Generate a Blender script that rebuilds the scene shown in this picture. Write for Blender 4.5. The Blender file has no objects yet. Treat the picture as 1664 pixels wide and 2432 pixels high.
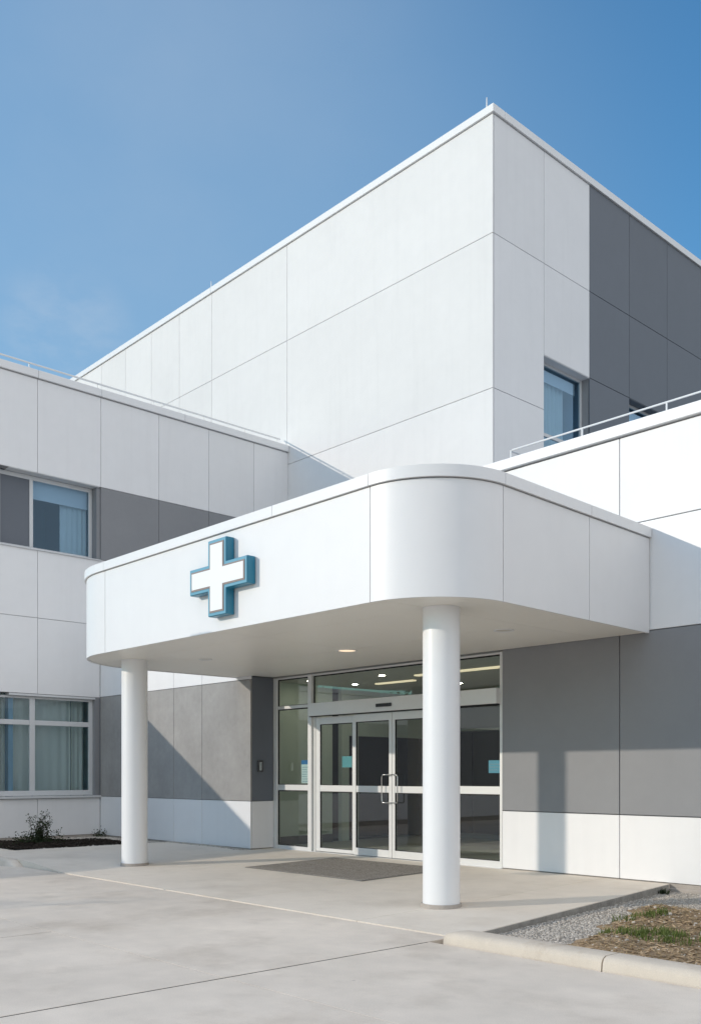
import bpy, math, random
from mathutils import Vector, Matrix
random.seed(7)
sc = bpy.context.scene
COL = sc.collection
R = math.radians

# ------------------------------------------------------------------ helpers
class MB:
    """collects geometry, linked as one mesh object"""
    def __init__(s): s.v = []; s.f = []; s.sm = []
    def add(s, vs, fs, smooth=False):
        n = len(s.v); s.v += [tuple(p) for p in vs]
        s.f += [tuple(i + n for i in f) for f in fs]; s.sm += [smooth] * len(fs)
        return s
    def box(s, x0, x1, y0, y1, z0, z1):
        v = [(x0,y0,z0),(x1,y0,z0),(x1,y1,z0),(x0,y1,z0),(x0,y0,z1),(x1,y0,z1),(x1,y1,z1),(x0,y1,z1)]
        return s.add(v, [(0,3,2,1),(4,5,6,7),(0,1,5,4),(1,2,6,5),(2,3,7,6),(3,0,4,7)])
    def prism(s, pts, z0, z1):
        n = len(pts)
        v = [(p[0],p[1],z0) for p in pts] + [(p[0],p[1],z1) for p in pts]
        f = [tuple(range(n-1,-1,-1)), tuple(range(n,2*n))]
        f += [(i,(i+1)%n,n+(i+1)%n,n+i) for i in range(n)]
        return s.add(v, f)
    def prism_y(s, pts, y0, y1):          # outline in x,z extruded along y (y0 is the front)
        n = len(pts)
        v = [(p[0],y0,p[1]) for p in pts] + [(p[0],y1,p[1]) for p in pts]
        f = [tuple(range(n)), tuple(range(2*n-1,n-1,-1))]
        f += [((i+1)%n,i,n+i,n+(i+1)%n) for i in range(n)]
        return s.add(v, f)
    def cyl(s, x, y, z0, z1, r0, r1=None, n=24, smooth=True, caps=True):
        r1 = r0 if r1 is None else r1
        v = []
        for r, z in ((r0,z0),(r1,z1)):
            v += [(x+r*math.cos(2*math.pi*i/n), y+r*math.sin(2*math.pi*i/n), z) for i in range(n)]
        s.add(v, [(i,(i+1)%n,n+(i+1)%n,n+i) for i in range(n)], smooth)
        if caps:
            s.add(v[:n], [tuple(range(n-1,-1,-1))]); s.add(v[n:], [tuple(range(n))])
        return s
    def tube(s, pts, rad, n=8, smooth=True):
        pts = [Vector(p) for p in pts]
        rads = rad if isinstance(rad, (list, tuple)) else [rad]*len(pts)
        rings = []; up = Vector((0.13,0.31,0.94)).normalized()
        for i, p in enumerate(pts):
            d = (pts[min(i+1,len(pts)-1)] - pts[max(i-1,0)]).normalized()
            a = d.cross(up)
            if a.length < 1e-3: a = d.cross(Vector((1,0,0)))
            a.normalize(); b = d.cross(a).normalized()
            rings.append([p + rads[i]*(a*math.cos(2*math.pi*k/n)+b*math.sin(2*math.pi*k/n)) for k in range(n)])
        v = [q for r in rings for q in r]; f = []
        for i in range(len(pts)-1):
            for k in range(n):
                f.append((i*n+k, i*n+(k+1)%n, (i+1)*n+(k+1)%n, (i+1)*n+k))
        s.add(v, f, smooth)
        s.add(rings[0], [tuple(range(n-1,-1,-1))]); s.add(rings[-1], [tuple(range(n))])
        return s
    def build(s, name, mat, parent=None, bevel=0, seg=1):
        me = bpy.data.meshes.new(name)
        me.from_pydata(s.v, [], s.f); me.update()
        me.polygons.foreach_set('use_smooth', s.sm)
        if mat: me.materials.append(mat)
        o = bpy.data.objects.new(name, me); COL.objects.link(o)
        if parent is not None:
            o.parent = parent
            if parent.type == 'EMPTY':
                o.matrix_parent_inverse = Matrix.Translation(-parent.location)
        if bevel:
            m = o.modifiers.new('bevel', 'BEVEL'); m.width = bevel; m.segments = seg
            m.limit_method = 'ANGLE'; m.angle_limit = R(40)
        return o

def tag(o, label, cat, group=None, kind=None):
    if label: o['label'] = label
    if cat: o['category'] = cat
    if group: o['group'] = group
    if kind: o['kind'] = kind
    return o
def thing(name, label, cat, loc=(0,0,0), group=None):
    o = bpy.data.objects.new(name, None); COL.objects.link(o); o.location = loc
    return tag(o, label, cat, group)
def struct(o, label=None):
    o['kind'] = 'structure'
    if label: o['label'] = label
    return o

# ------------------------------------------------------------------ materials
def mat(name, col, rough=.6, spec=.4, metal=0.0, var=.0, vscale=3.0, island=.0, bump=0, bscale=60, speck=0, sscale=250, streak=0, stain=None, spots=0):
    m = bpy.data.materials.new(name); m.use_nodes = True
    nt = m.node_tree; nd = nt.nodes; lk = nt.links
    b = nd['Principled BSDF']
    b.inputs['Roughness'].default_value = rough
    b.inputs['Metallic'].default_value = metal
    b.inputs['Specular IOR Level'].default_value = spec
    tc = nd.new('ShaderNodeTexCoord')
    def noise(scale, detail=4, vec=None, rgh=.55):
        n = nd.new('ShaderNodeTexNoise'); n.inputs['Scale'].default_value = scale
        n.inputs['Detail'].default_value = detail; n.inputs['Roughness'].default_value = rgh
        lk.new(vec if vec else tc.outputs['Object'], n.inputs['Vector']); return n.outputs['Fac']
    def math_(op, a, bb):
        n = nd.new('ShaderNodeMath'); n.operation = op
        for i, x in enumerate((a, bb)):
            if isinstance(x, (int, float)): n.inputs[i].default_value = x
            else: lk.new(x, n.inputs[i])
        return n.outputs[0]
    def rng(x, a0, a1, b0, b1):
        n = nd.new('ShaderNodeMapRange'); lk.new(x, n.inputs[0])
        for i, q in enumerate((a0, a1, b0, b1)): n.inputs[i+1].default_value = q
        return n.outputs[0]
    val = None
    if var:
        val = rng(noise(vscale), .3, .7, 1-var, 1+var)
        val = math_('MULTIPLY', val, rng(noise(vscale*6), .3, .7, 1-var*.5, 1+var*.5))
    if island:
        g = nd.new('ShaderNodeNewGeometry')
        q = rng(g.outputs['Random Per Island'], 0, 1, 1-island, 1+island)
        val = q if val is None else math_('MULTIPLY', val, q)
    if speck:
        q = rng(noise(sscale, 2), .3, .7, 1-speck, 1+speck)
        val = q if val is None else math_('MULTIPLY', val, q)
    if streak:
        mp = nd.new('ShaderNodeMapping'); mp.inputs['Scale'].default_value = (6,6,.35)
        lk.new(tc.outputs['Object'], mp.inputs['Vector'])
        q = rng(noise(1.0, 5, mp.outputs[0]), .5, .8, 1, 1-streak)
        val = q if val is None else math_('MULTIPLY', val, q)
    if spots:
        vo = nd.new('ShaderNodeTexVoronoi'); vo.inputs['Scale'].default_value = 1.9; lk.new(tc.outputs['Object'], vo.inputs['Vector'])
        sep = nd.new('ShaderNodeSeparateColor'); lk.new(vo.outputs['Color'], sep.inputs[0])
        rad = rng(sep.outputs[0], .3, 1, 0, .055)
        df = math_('SUBTRACT', vo.outputs['Distance'], rad)
        q = rng(df, -.012, .006, 1-spots, 1)
        val = q if val is None else math_('MULTIPLY', val, q)
    rgb = nd.new('ShaderNodeRGB'); rgb.outputs[0].default_value = (*col, 1)
    cout = rgb.outputs[0]
    if stain:
        scol, sc_, lo, hi, amt = stain
        mx = nd.new('ShaderNodeMixRGB'); lk.new(rng(noise(sc_, 6, None, .65), lo, hi, 0, amt), mx.inputs[0])
        lk.new(cout, mx.inputs[1]); mx.inputs[2].default_value = (*scol, 1); cout = mx.outputs[0]
    if val is not None:
        vm = nd.new('ShaderNodeVectorMath'); vm.operation = 'SCALE'
        lk.new(cout, vm.inputs[0]); lk.new(val, vm.inputs['Scale']); cout = vm.outputs[0]
    lk.new(cout, b.inputs['Base Color'])
    if bump:
        bp = nd.new('ShaderNodeBump'); bp.inputs['Strength'].default_value = bump; bp.inputs['Distance'].default_value = .01
        lk.new(noise(bscale, 5), bp.inputs['Height']); lk.new(bp.outputs[0], b.inputs['Normal'])
    return m
def emit(name, col, st):
    m = bpy.data.materials.new(name); m.use_nodes = True
    b = m.node_tree.nodes['Principled BSDF']
    b.inputs['Base Color'].default_value = (.8,.8,.8,1)
    b.inputs['Emission Color'].default_value = (*col,1); b.inputs['Emission Strength'].default_value = st
    return m
def glass(name, tint, ior=1.5, rmul=1.0, wob=.0, rcol=(.95,.98,1)):
    m = bpy.data.materials.new(name); m.use_nodes = True
    nt = m.node_tree; nd = nt.nodes; lk = nt.links
    nd.remove(nd['Principled BSDF']); out = nd['Material Output']
    t = nd.new('ShaderNodeBsdfTransparent'); t.inputs[0].default_value = (*tint,1)
    g = nd.new('ShaderNodeBsdfGlossy'); g.inputs['Roughness'].default_value = .01; g.inputs[0].default_value = (*rcol,1)
    fr = nd.new('ShaderNodeFresnel'); fr.inputs[0].default_value = ior
    mu = nd.new('ShaderNodeMath'); mu.operation = 'MULTIPLY'; mu.use_clamp = True; lk.new(fr.outputs[0], mu.inputs[0]); mu.inputs[1].default_value = rmul
    ge_ = nd.new('ShaderNodeNewGeometry'); bf = nd.new('ShaderNodeMath'); bf.operation = 'SUBTRACT'; bf.inputs[0].default_value = 1; lk.new(ge_.outputs['Backfacing'], bf.inputs[1])
    m2 = nd.new('ShaderNodeMath'); m2.operation = 'MULTIPLY'; lk.new(mu.outputs[0], m2.inputs[0]); lk.new(bf.outputs[0], m2.inputs[1]); mu = m2   # the pane's outer face reflects once
    mx = nd.new('ShaderNodeMixShader'); lk.new(mu.outputs[0], mx.inputs[0]); lk.new(t.outputs[0], mx.inputs[1]); lk.new(g.outputs[0], mx.inputs[2])
    if wob:
        tc = nd.new('ShaderNodeTexCoord'); n = nd.new('ShaderNodeTexNoise'); n.inputs['Scale'].default_value = 1.3; n.inputs['Detail'].default_value = 1
        lk.new(tc.outputs['Object'], n.inputs['Vector'])
        bp = nd.new('ShaderNodeBump'); bp.inputs['Strength'].default_value = wob; bp.inputs['Distance'].default_value = .02
        lk.new(n.outputs['Fac'], bp.inputs['Height']); lk.new(bp.outputs[0], g.inputs['Normal']); 
    lk.new(mx.outputs[0], out.inputs['Surface'])
    return m
def leafmat(name, col, var=.35, trans=.3):
    m = mat(name, col, .6, .25, island=var)
    nt = m.node_tree; b = nt.nodes['Principled BSDF']
    t = nt.nodes.new('ShaderNodeBsdfTranslucent'); t.inputs[0].default_value = (col[0]*1.3, col[1]*1.4, col[2]*.7, 1)
    mx = nt.nodes.new('ShaderNodeMixShader'); mx.inputs[0].default_value = trans
    nt.links.new(b.outputs[0], mx.inputs[1]); nt.links.new(t.outputs[0], mx.inputs[2])
    nt.links.new(mx.outputs[0], nt.nodes['Material Output'].inputs['Surface'])
    return m

M = {}
M['white'] = mat('white_panel', (.785,.78,.785), .45, .4, var=.018, vscale=.8, island=.028, streak=.03, bump=.45, bscale=1.1)
M['stucco'] = mat('white_stucco', (.785,.775,.77), .8, .25, var=.022, vscale=.6, island=.022, bump=.25, bscale=90, streak=.03)
M['fascia'] = mat('white_fascia', (.77,.765,.77), .42, .42, var=.016, vscale=.7, island=.02, streak=.014, bump=.45, bscale=1.0)
M['grey'] = mat('grey_panel', (.246,.250,.262), .6, .35, var=.03, vscale=1.2, island=.02, speck=.04, sscale=140, bump=.06, bscale=150)
M['conc'] = mat('grey_concrete_panel', (.335,.325,.315), .75, .3, var=.09, vscale=1.6, island=.02, speck=.06, sscale=130, bump=.15, bscale=120, streak=.06)
M['dark'] = mat('slate_panel', (.135,.150,.175), .55, .4, var=.025, vscale=.9, island=.025, speck=.03, sscale=120)
M['back'] = mat('backing', (.30,.30,.31), .9, .1)
M['metal'] = mat('coping_metal', (.78,.78,.785), .4, .5, var=.012, vscale=1.5, island=.01)
M['soffit'] = mat('soffit_panel', (.86,.83,.765), .38, .5, var=.01, vscale=1, island=.012)
M['column'] = mat('column_paint', (.81,.81,.815), .33, .5, var=.008, vscale=2)
M['alu'] = mat('aluminium', (.72,.72,.71), .38, .5, metal=.12, var=.02, vscale=3)
M['steel'] = mat('steel', (.62,.62,.61), .25, .5, metal=1.0)
M['frame'] = mat('window_frame', (.62,.63,.64), .4, .5, var=.02)
M['black'] = mat('black_plastic', (.018,.018,.02), .35, .5)
M['gasket'] = mat('gasket', (.02,.02,.022), .6, .3)
M['drive'] = mat('concrete_drive', (.73,.645,.55), .82, .3, var=.10, vscale=.6, speck=.06, sscale=110, bump=.12, bscale=160, island=.012,
                 stain=((.44,.365,.285), 1.0, .50, .78, .6), spots=.22)
M['slab'] = mat('concrete_slab', (.78,.70,.60), .72, .35, spots=.15, var=.05, vscale=.7, speck=.04, sscale=120, bump=.08, bscale=160, island=.012,
                stain=((.47,.39,.30), .9, .5, .8, .45))
M['kerb'] = mat('kerb_concrete', (.62,.545,.455), .85, .25, var=.06, vscale=1.6, speck=.06, sscale=140, bump=.2, bscale=120,
                stain=((.36,.27,.18), 2.2, .54, .74, .6))
M['found'] = mat('foundation_concrete', (.42,.375,.335), .9, .2, var=.08, vscale=2.5, speck=.08, sscale=120, bump=.3, bscale=80)
M['base'] = mat('packed_base', (.05,.047,.045), .95, .1)
M['seal'] = mat('joint_sealant', (.045,.044,.043), .9, .15)
M['ground'] = mat('ground_earth', (.16,.15,.12), .95, .1, var=.1, vscale=.3)
M['gravelbed'] = mat('gravel_bed', (.33,.30,.265), .95, .1, var=.15, vscale=8, speck=.3, sscale=90, bump=.8, bscale=60)
M['gravel'] = mat('gravel_stone', (.50,.455,.40), .9, .2, island=.28)
M['soil'] = mat('brown_soil', (.34,.245,.155), .95, .1, var=.22, vscale=5, speck=.35, sscale=70, bump=1.0, bscale=45, stain=((.30,.235,.155), 3, .5, .7, .7))
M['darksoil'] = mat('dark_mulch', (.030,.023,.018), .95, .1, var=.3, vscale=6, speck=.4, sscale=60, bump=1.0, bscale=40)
M['chip'] = mat('mulch_chip', (.37,.27,.17), .9, .15, island=.55)
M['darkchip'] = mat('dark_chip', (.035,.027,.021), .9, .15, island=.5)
M['grass'] = leafmat('grass_blade', (.13,.165,.05), .5)
M['straw'] = leafmat('dry_straw', (.36,.28,.16), .4)
M['shrubleaf'] = leafmat('shrub_leaf', (.030,.045,.020), .4)
M['twig'] = mat('twig', (.07,.05,.035), .9, .1)
M['treeleaf'] = leafmat('tree_leaf', (.06,.085,.03), .4)
M['bark'] = mat('bark', (.10,.08,.06), .9, .1, var=.2, vscale=6, bump=.6, bscale=30)
M['mat'] = mat('mat_fibre', (.33,.30,.265), .98, .05, var=.12, vscale=9, speck=.45, sscale=55, bump=.8, bscale=200)
M['matedge'] = mat('mat_rubber', (.22,.205,.185), .8, .2)
M['teal'] = mat('teal_enamel', (.018,.185,.29), .32, .5, var=.02)
M['tealrim'] = mat('teal_rim', (.13,.34,.46), .35, .5)
M['taupe'] = mat('taupe_trim', (.27,.215,.20), .5, .4)
M['signwhite'] = mat('sign_white', (.86,.86,.855), .35, .5)
M['glasspale'] = glass('pale_window_glass', (.88,.92,.92), 1.5, 1.5, .03, (.85,.93,1.0))
M['glassdoor'] = glass('door_glass', (.88,.93,.905), 1.5, 2.5, .02)
M['glasswin'] = glass('window_glass', (.80,.88,.93), 1.5, 2.4, .03, (.52,.76,.97))
M['lobbywall'] = mat('lobby_paint', (.68,.76,.70), .7, .3)
M['lobbygrey'] = mat('lobby_grey', (.24,.25,.25), .6, .3)
M['lobbydark'] = mat('lobby_dark', (.04,.038,.038), .5, .4)
M['lobbyfloor'] = mat('lobby_floor', (.52,.50,.46), .35, .5, var=.05)
M['skirting'] = mat('skirting', (.07,.062,.058), .5, .4)
M['ceil'] = mat('lobby_ceiling', (.74,.73,.70), .8, .2)
M['room'] = mat('room_paint', (.22,.36,.50), .8, .2)
M['curtain'] = leafmat('sheer_curtain', (.76,.82,.84), 0, .3)
M['blind'] = mat('roller_blind', (.62,.66,.70), .8, .2)
M['paper'] = mat('paper', (.72,.78,.82), .6, .3)
M['bluepaper'] = mat('blue_paper', (.17,.42,.60), .6, .3)
M['cyanpaper'] = mat('cyan_paper', (.16,.42,.50), .6, .3)
M['printblue'] = mat('print_blue', (.03,.20,.48), .6, .3)
M['printgrey'] = mat('print_grey', (.30,.40,.50), .6, .3)
M['lamp'] = emit('lamp_lens', (1,.72,.42), 1.1)
M['lampoff'] = mat('lamp_lens_off', (.55,.52,.47), .4, .5)
M['strip'] = emit('light_strip', (1,.80,.52), 1.0)
M['reader'] = mat('reader_grey', (.06,.06,.062), .35, .5)

# ------------------------------------------------------------------ cladding helper
def clad(parent, axis, plane, rects, gap=.009, t=.035, depth=.22, names=None, lo=-1e9, hi=1e9):
    """rects: (a0,a1,z0,z1,key).  axis 'Y' faces -Y, axis 'X' faces +X.  One mesh per finish plus one backing mesh."""
    names = names or {}
    by = {}
    bk = MB(); g = gap/2
    grp = list(range(len(rects)))          # panels of one finish that touch form one part
    def find(i):
        while grp[i] != i: i = grp[i]
        return i
    for i,p in enumerate(rects):
        for j in range(i):
            q = rects[j]
            if p[4] == q[4] and p[0] < q[1]+.01 and q[0] < p[1]+.01 and p[2] < q[3]+.01 and q[2] < p[3]+.01: grp[find(i)] = find(j)
    for i,(a0,a1,z0,z1,key) in enumerate(rects):
        mb = by.setdefault((key,find(i)), MB())
        if axis == 'Y':
            mb.box(a0+g, a1-g, plane, plane+t, z0+g, z1-g)
            bk.box(max(a0,lo), min(a1,hi), plane+t+.004, plane+depth, z0, z1)
        else:
            mb.box(plane-t, plane, a0+g, a1-g, z0+g, z1-g)
            bk.box(plane-depth, plane-t-.004, max(a0,lo), min(a1,hi), z0, z1)
    for (key,_), mb in by.items():
        mb.build(names.get(key, {'white':'white_cladding','stucco':'white_cladding','grey':'grey_cladding','conc':'grey_cladding','dark':'slate_cladding'}[key]), M[key], parent, bevel=.003)
    bk.build('backing_wall', M['back'], parent)

def curtain_mesh(mb, X, y0, y1, z0, z1, amp=.035, wl=.14):
    n = max(8, int((y1-y0)/.012)); v = []; f = []
    ph = random.random()*6
    for i in range(n+1):
        y = y0+(y1-y0)*i/n
        dx = amp*(.6+.4*math.sin(y*3.7+ph))*math.sin(2*math.pi*y/wl+ph+2.2*math.sin(y*4.1+ph))
        v += [(X+dx, y, z0), (X+dx*.8, y, z1)]
    f = [(2*i, 2*i+2, 2*i+3, 2*i+1) for i in range(n)]
    mb.add(v, f, True)
    return mb
def room_box(parent, x0, x1, y0, y1, z0, z1):
    """a room behind a window: open at x1"""
    t = .1
    m = MB(); m.box(x0-t, x0, y0-t, y1+t, z0-t, z1+t)
    m.box(x0, x1, y0-t, y0, z0-t, z1+t); m.box(x0, x1, y1, y1+t, z0-t, z1+t)
    m.box(x0, x1, y0, y1, z0-t, z0); m.box(x0, x1, y0, y1, z1, z1+t)
    return m.build('room_lining', M['room'], parent)

# ------------------------------------------------------------------ tower building
TX, TY = -12.63, 15.8
tw = thing('tower_building', 'tall white rendered block with slate grey panels on its shaded side', 'building', (TX,TY,0))
ztop = 15.34
xs = [-46,-40,-34,-29.4,-27.8,-26.2,-24.6,-22.9,-19.46,TX]
rc = []
for i in range(len(xs)-1):
    for z0,z1 in ((0,9.58),(9.58,12.84),(12.84,ztop)): rc.append((xs[i],xs[i+1],z0,z1,'stucco'))
clad(tw, 'Y', TY, rc, gap=.012, hi=TX-.23)
rc = []
ya = TY+.036
for z0,z1 in ((0,7.9),(7.9,9.58),(9.58,12.84),(12.84,ztop)): rc.append((ya,17.6,z0,z1,'white'))
rc += [(17.6,19.4,0,7.9,'white'),(17.6,19.4,10.8,12.84,'white'),(17.6,19.4,12.84,ztop,'white')]
ys = [19.4,21.15,23.0,24.9,26.8,28.7,30.6,32.5,34.4,36.3,40]
for i in range(len(ys)-1):
    for z0,z1 in ((10.8,12.84),(12.84,ztop)): rc.append((ys[i],ys[i+1],z0,z1,'dark'))
    if ys[i] in (21.15,26.8): rc.append((ys[i],ys[i+1],0,7.9,'dark'))
    else: rc.append((ys[i],ys[i+1],0,10.8,'dark'))
clad(tw, 'X', TX, rc, gap=.012, lo=TY+.042)
MB().box(-46,TX-2.9,TY+.3,40,0,15.2).box(TX-2.9,TX-.22,TY+.3,40,0,7.6).box(TX-2.9,TX-.22,TY+.3,40,11.2,15.2).build('core_wall', M['back'], tw)
c = MB()
for a,b in ((-46,-34),(-34,-22.9),(-22.9,TX+.042)): c.box(a+.004,b-.004 if b<TX else b, TY-.042, TY+.35, ztop+.012, 15.52)
for a,b in ((TY+.354,21.1),(21.1,26.8),(26.8,40)): c.box(TX-.35,TX+.042,a+.003,b-.003,ztop+.012,15.52)
c.build('coping', M['metal'], tw, bevel=.008, seg=2)
MB().box(-46,TX-.36,TY+.36,40,15.2,15.3).build('roof', M['back'], tw)
for x,h in ((-12.86,.30),(-23.04,.26)):
    MB().cyl(x,TY+.08,15.52,15.55,.03,n=10).cyl(x,TY+.08,15.55,15.52+h,.018,.010,n=8).build('lightning_rod', M['metal'], tw)

def tower_window(y0, y1, key, cover=True):
    z0,z1 = 7.9,10.8; X = TX-.21
    f = MB(); w=.075
    f.box(X-.06,X,y0,y0+w,z0,z1).box(X-.06,X,y1-w,y1,z0,z1).box(X-.06,X,y0+w,y1-w,z1-w,z1).box(X-.06,X,y0+w,y1-w,z0,z0+w).box(X-.06,X,y0+w,y1-w,9.12,9.20)
    fr = f.build('window', M['frame'], tw, bevel=.004)
    MB().box(X-.03,X-.022,y0+w,y1-w,9.20,z1-w).box(X-.03,X-.022,y0+w,y1-w,z0+w,9.12).build('pane', M['glasswin'], fr)
    r = MB()   # reveal lining
    r.box(TX-.215,TX-.005,y0+.005,y1-.005,z1-.012,z1-.002)
    r.build('reveal', M['white' if key=='white' else 'dark'], fr)
    MB().box(X-.2,TX+.03,y0+.004,y1-.004,z0-.02,z0-.002).build('sill', M['frame'], fr)
    curtain_mesh(MB(), X-.25, y0+.1, y1-.42, z0+.1, z1-.2).build('curtain', M['curtain'], fr)
    MB().box(X-.16,X-.15,y0+.08,y1-.08,z1-.35,z1-.08).build('blind', M['blind'], fr)
    room_box(tw, TX-2.8, X-.06, y0-.1, y1+.1, 7.75, 10.95)
tower_window(17.6,19.4,'white'); tower_window(21.15,23.0,'dark'); tower_window(26.8,28.7,'dark')

# ------------------------------------------------------------------ ward building (two storeys)
WX = -19.41; WY0 = 8.02
wd = thing('ward_building', 'two storey white panelled wing with a grey window band and thin roof rail', 'building', (WX,WY0,0))
ys = [WY0,8.94,10.42,11.91,13.31,14.68,TY]
rc = []
for i in range(len(ys)-1):
    a,b = ys[i],ys[i+1]
    rc.append((a,b,7.88,9.88,'white')); rc.append((a,b,4.79,6.25,'white'))
    if a >= 10.4: rc.append((a,b,6.25,7.88,'grey'))
    else:
        b2 = min(b,10.4)
        rc.append((a,b2,3.17,4.79,'white')); rc.append((a,b2,.13,.94,'white'))
rc.append((10.275,10.4,.94,3.17,'grey'))
clad(wd, 'X', WX, rc)
rc = []
for a,b in ((-32,-28),(-28,-24),(-24,-21.5),(-21.5,WX-.037)):
    for z0,z1 in ((3.9,4.79),(4.79,7.88),(7.88,9.88)): rc.append((a,b,z0,z1,'white'))
clad(wd, 'Y', WY0, rc, hi=WX-.25)
MB().box(-32,WX-3.0,WY0+.3,TY-.02,0,9.7).box(WX-3.0,WX-.23,WY0+.3,TY-.02,8.2,9.7).box(WX-3.0,WX-.23,WY0+.3,TY-.02,3.5,5.9).box(WX-3.0,WX-.23,10.8,TY-.02,5.9,8.2).build('core_wall', M['back'], wd)
MB().box(WX-.3,WX-.004,WY0,10.39,0,.128).build('foundation', M['found'], wd)
c = MB()
for a,b in ((WY0-.05,8.94),(8.94,10.42),(10.42,12.6),(12.6,TY-.003)): c.box(WX-.4,WX+.05,a+.003,b-.003,9.892,10.06)
c.box(-32,WX-.404,WY0-.05,WY0+.35,9.892,10.06)
c.build('coping', M['metal'], wd, bevel=.01, seg=2)
MB().box(-32,WX-.41,WY0+.36,TY-.02,9.7,9.8).build('roof', M['back'], wd)
rail = MB().tube([(WX-.22,WY0+.1,10.27),(WX-.22,TY-.1,10.27)], .020, 8).build('roof_railing', M['alu'], wd)
for y in (8.85,10.45,11.9,13.3,14.55,15.6):
    MB().tube([(WX-.22,y,10.06),(WX-.22,y,10.27)], .011, 6).build('post', M['alu'], rail)
# upper window band
X = WX-.24; z0,z1 = 6.262,7.868; w=.07
f = MB()
f.box(X-.06,X,WY0+.06,WY0+.12,z0,z1).box(X-.06,X,10.25,10.33,z0,z1).box(X-.06,X,8.87,8.95,z0+.075,z1-.09)
f.box(X-.06,X,WY0+.12,10.25,z1-.09,z1).box(X-.06,X,WY0+.12,10.25,z0,z0+.075)
fw = f.build('window', M['frame'], wd, bevel=.004)
MB().box(X-.03,X-.022,8.95,10.25,z0+.075,z1-.09).build('pane', M['glasswin'], fw)
MB().box(X-.045,X-.022,WY0+.12,8.87,z0+.075,z1-.09).build('spandrel_panel', M['dark'], fw)
MB().box(WX-.235,WX-.004,WY0+.3,10.39,z1+.001,7.879).build('reveal', M['frame'], fw)
MB().box(WX-.235,WX-.036,10.331,10.419,6.253,7.866).build('jamb_panel', M['grey'], fw)
MB().box(X,WX+.035,WY0+.1,10.41,6.226,6.248).build('sill', M['frame'], fw, bevel=.003)
MB().box(X-.16,X-.15,8.97,10.3,7.42,z1-.05).build('blind', M['blind'], fw)
curtain_mesh(MB(), X-.24, 9.67, 10.3, z0+.02, z1-.1, .02, .11).build('curtain', M['curtain'], fw)
room_box(wd, WX-2.9, X-.06, WY0+.45, 10.45, 6.1, 8.05)
# ground window
X = WX-.10; z0,z1 = 1.0,3.12
f = MB()
f.box(X-.06,X,WY0+.06,WY0+.14,z0,z1).box(X-.06,X,10.18,10.272,z0,z1).box(X-.06,X,8.81,8.93,z0+.11,z1-.05)
f.box(X-.06,X,WY0+.14,10.18,z1-.05,z1).box(X-.06,X,WY0+.14,10.18,z0,z0+.11)
f.box(X-.055,X-.005,WY0+.14,8.81,2.51,2.615).box(X-.055,X-.005,8.93,10.18,2.51,2.615)
gw = f.build('window', M['frame'], wd, bevel=.004)
p = MB()
for a,b in ((WY0+.14,8.81),(8.93,10.18)):
    p.box(X-.03,X-.022,a,b,z0+.11,2.51).box(X-.03,X-.022,a,b,2.615,z1-.05)
p.build('pane', M['glasspale'], gw)
MB().box(WX-.2,WX-.004,WY0+.3,10.39,z1+.002,3.166).build('reveal', M['frame'], gw)
MB().box(X-.06,WX+.06,WY0+.05,10.395,.945,.992).build('sill', M['frame'], gw, bevel=.004)
for a,b in ((WY0+.1,8.95),(8.98,9.85)):
    curtain_mesh(MB(), X-.22, a, b, .9, 3.2, .022, .17).build('curtain', M['curtain'], gw)
curtain_mesh(MB(), X-.3, 9.9, 10.2, .9, 3.2, .02, .1).build('curtain', M['curtain'], gw)
room_box(wd, WX-2.9, X-.06, WY0+.45, 10.4, .85, 3.35)

# ------------------------------------------------------------------ annex (one storey, beyond the left of the frame)
an = thing('annex_building', 'low one storey white annex joined to the end of the ward wing', 'building', (WX,1,0))
ys = [-6.5,-4,-1.5,1,3.5,6,WY0]
rc = []
for i in range(len(ys)-1):
    a,b = ys[i],ys[i+1]
    rc += [(a,b,.13,.94,'white'),(a,b,.94,2.9,'grey'),(a,b,2.9,3.66,'white')]
clad(an, 'X', WX, rc)
rc = [(a,b,z0,z1,k) for a,b in ((-32,-28),(-28,-24),(-24,WX-.037)) for z0,z1,k in ((.13,.94,'white'),(.94,2.9,'grey'),(2.9,3.66,'white'))]
clad(an, 'Y', -6.5, rc, hi=WX-.25)
MB().box(-32,WX-.23,-6.25,WY0-.02,0,3.6).build('core_wall', M['back'], an)
MB().box(-32,WX+.02,-6.52,-6.1,3.67,3.80).box(WX-.4,WX+.02,-6.098,WY0-.06,3.67,3.80).build('coping', M['metal'], an, bevel=.008)
MB().box(-32,WX-.01,-6.48,WY0,0,.125).build('foundation', M['found'], an)

# ------------------------------------------------------------------ entrance building
DY = 10.9; BY = 10.4; BX = -13.85; SOF = 3.24
en = thing('entrance_building', 'low white and grey panelled entrance block behind the canopy', 'building', (-8.5,DY,0))
rc = []
for a,b in ((WX+.004,-17.4),(-17.4,-16.4),(-16.4,-15.4),(-15.4,BX)):
    rc += [(a,b,.11,.97,'white'),(a,b,.97,3.18,'conc'),(a,b,3.18,4.95,'white')]
clad(en, 'Y', BY, rc, hi=BX-.23)
clad(en, 'X', BX, [(BY+.036,DY+.03,.11,.97,'white'),(BY+.036,DY+.03,.97,3.235,'dark')], names={'dark':'charcoal_return_panel','white':'white_return_panel'})
xs = [-8.545,-6.65,-4.3,-2.0,.5,3.0,5.0]
rc = []
for i in range(len(xs)-1):
    a,b = xs[i],xs[i+1]
    rc += [(a,b,.11,.935,'white'),(a,b,.935,3.265,'grey'),(a,b,3.265,4.65,'white'),(a,b,4.65,5.785,'white')]
rc += [(BX,-11.2,3.265,5.785,'white'),(-11.2,-8.545,3.265,5.785,'white')]
clad(en, 'Y', DY, rc, gap=.012)
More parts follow.
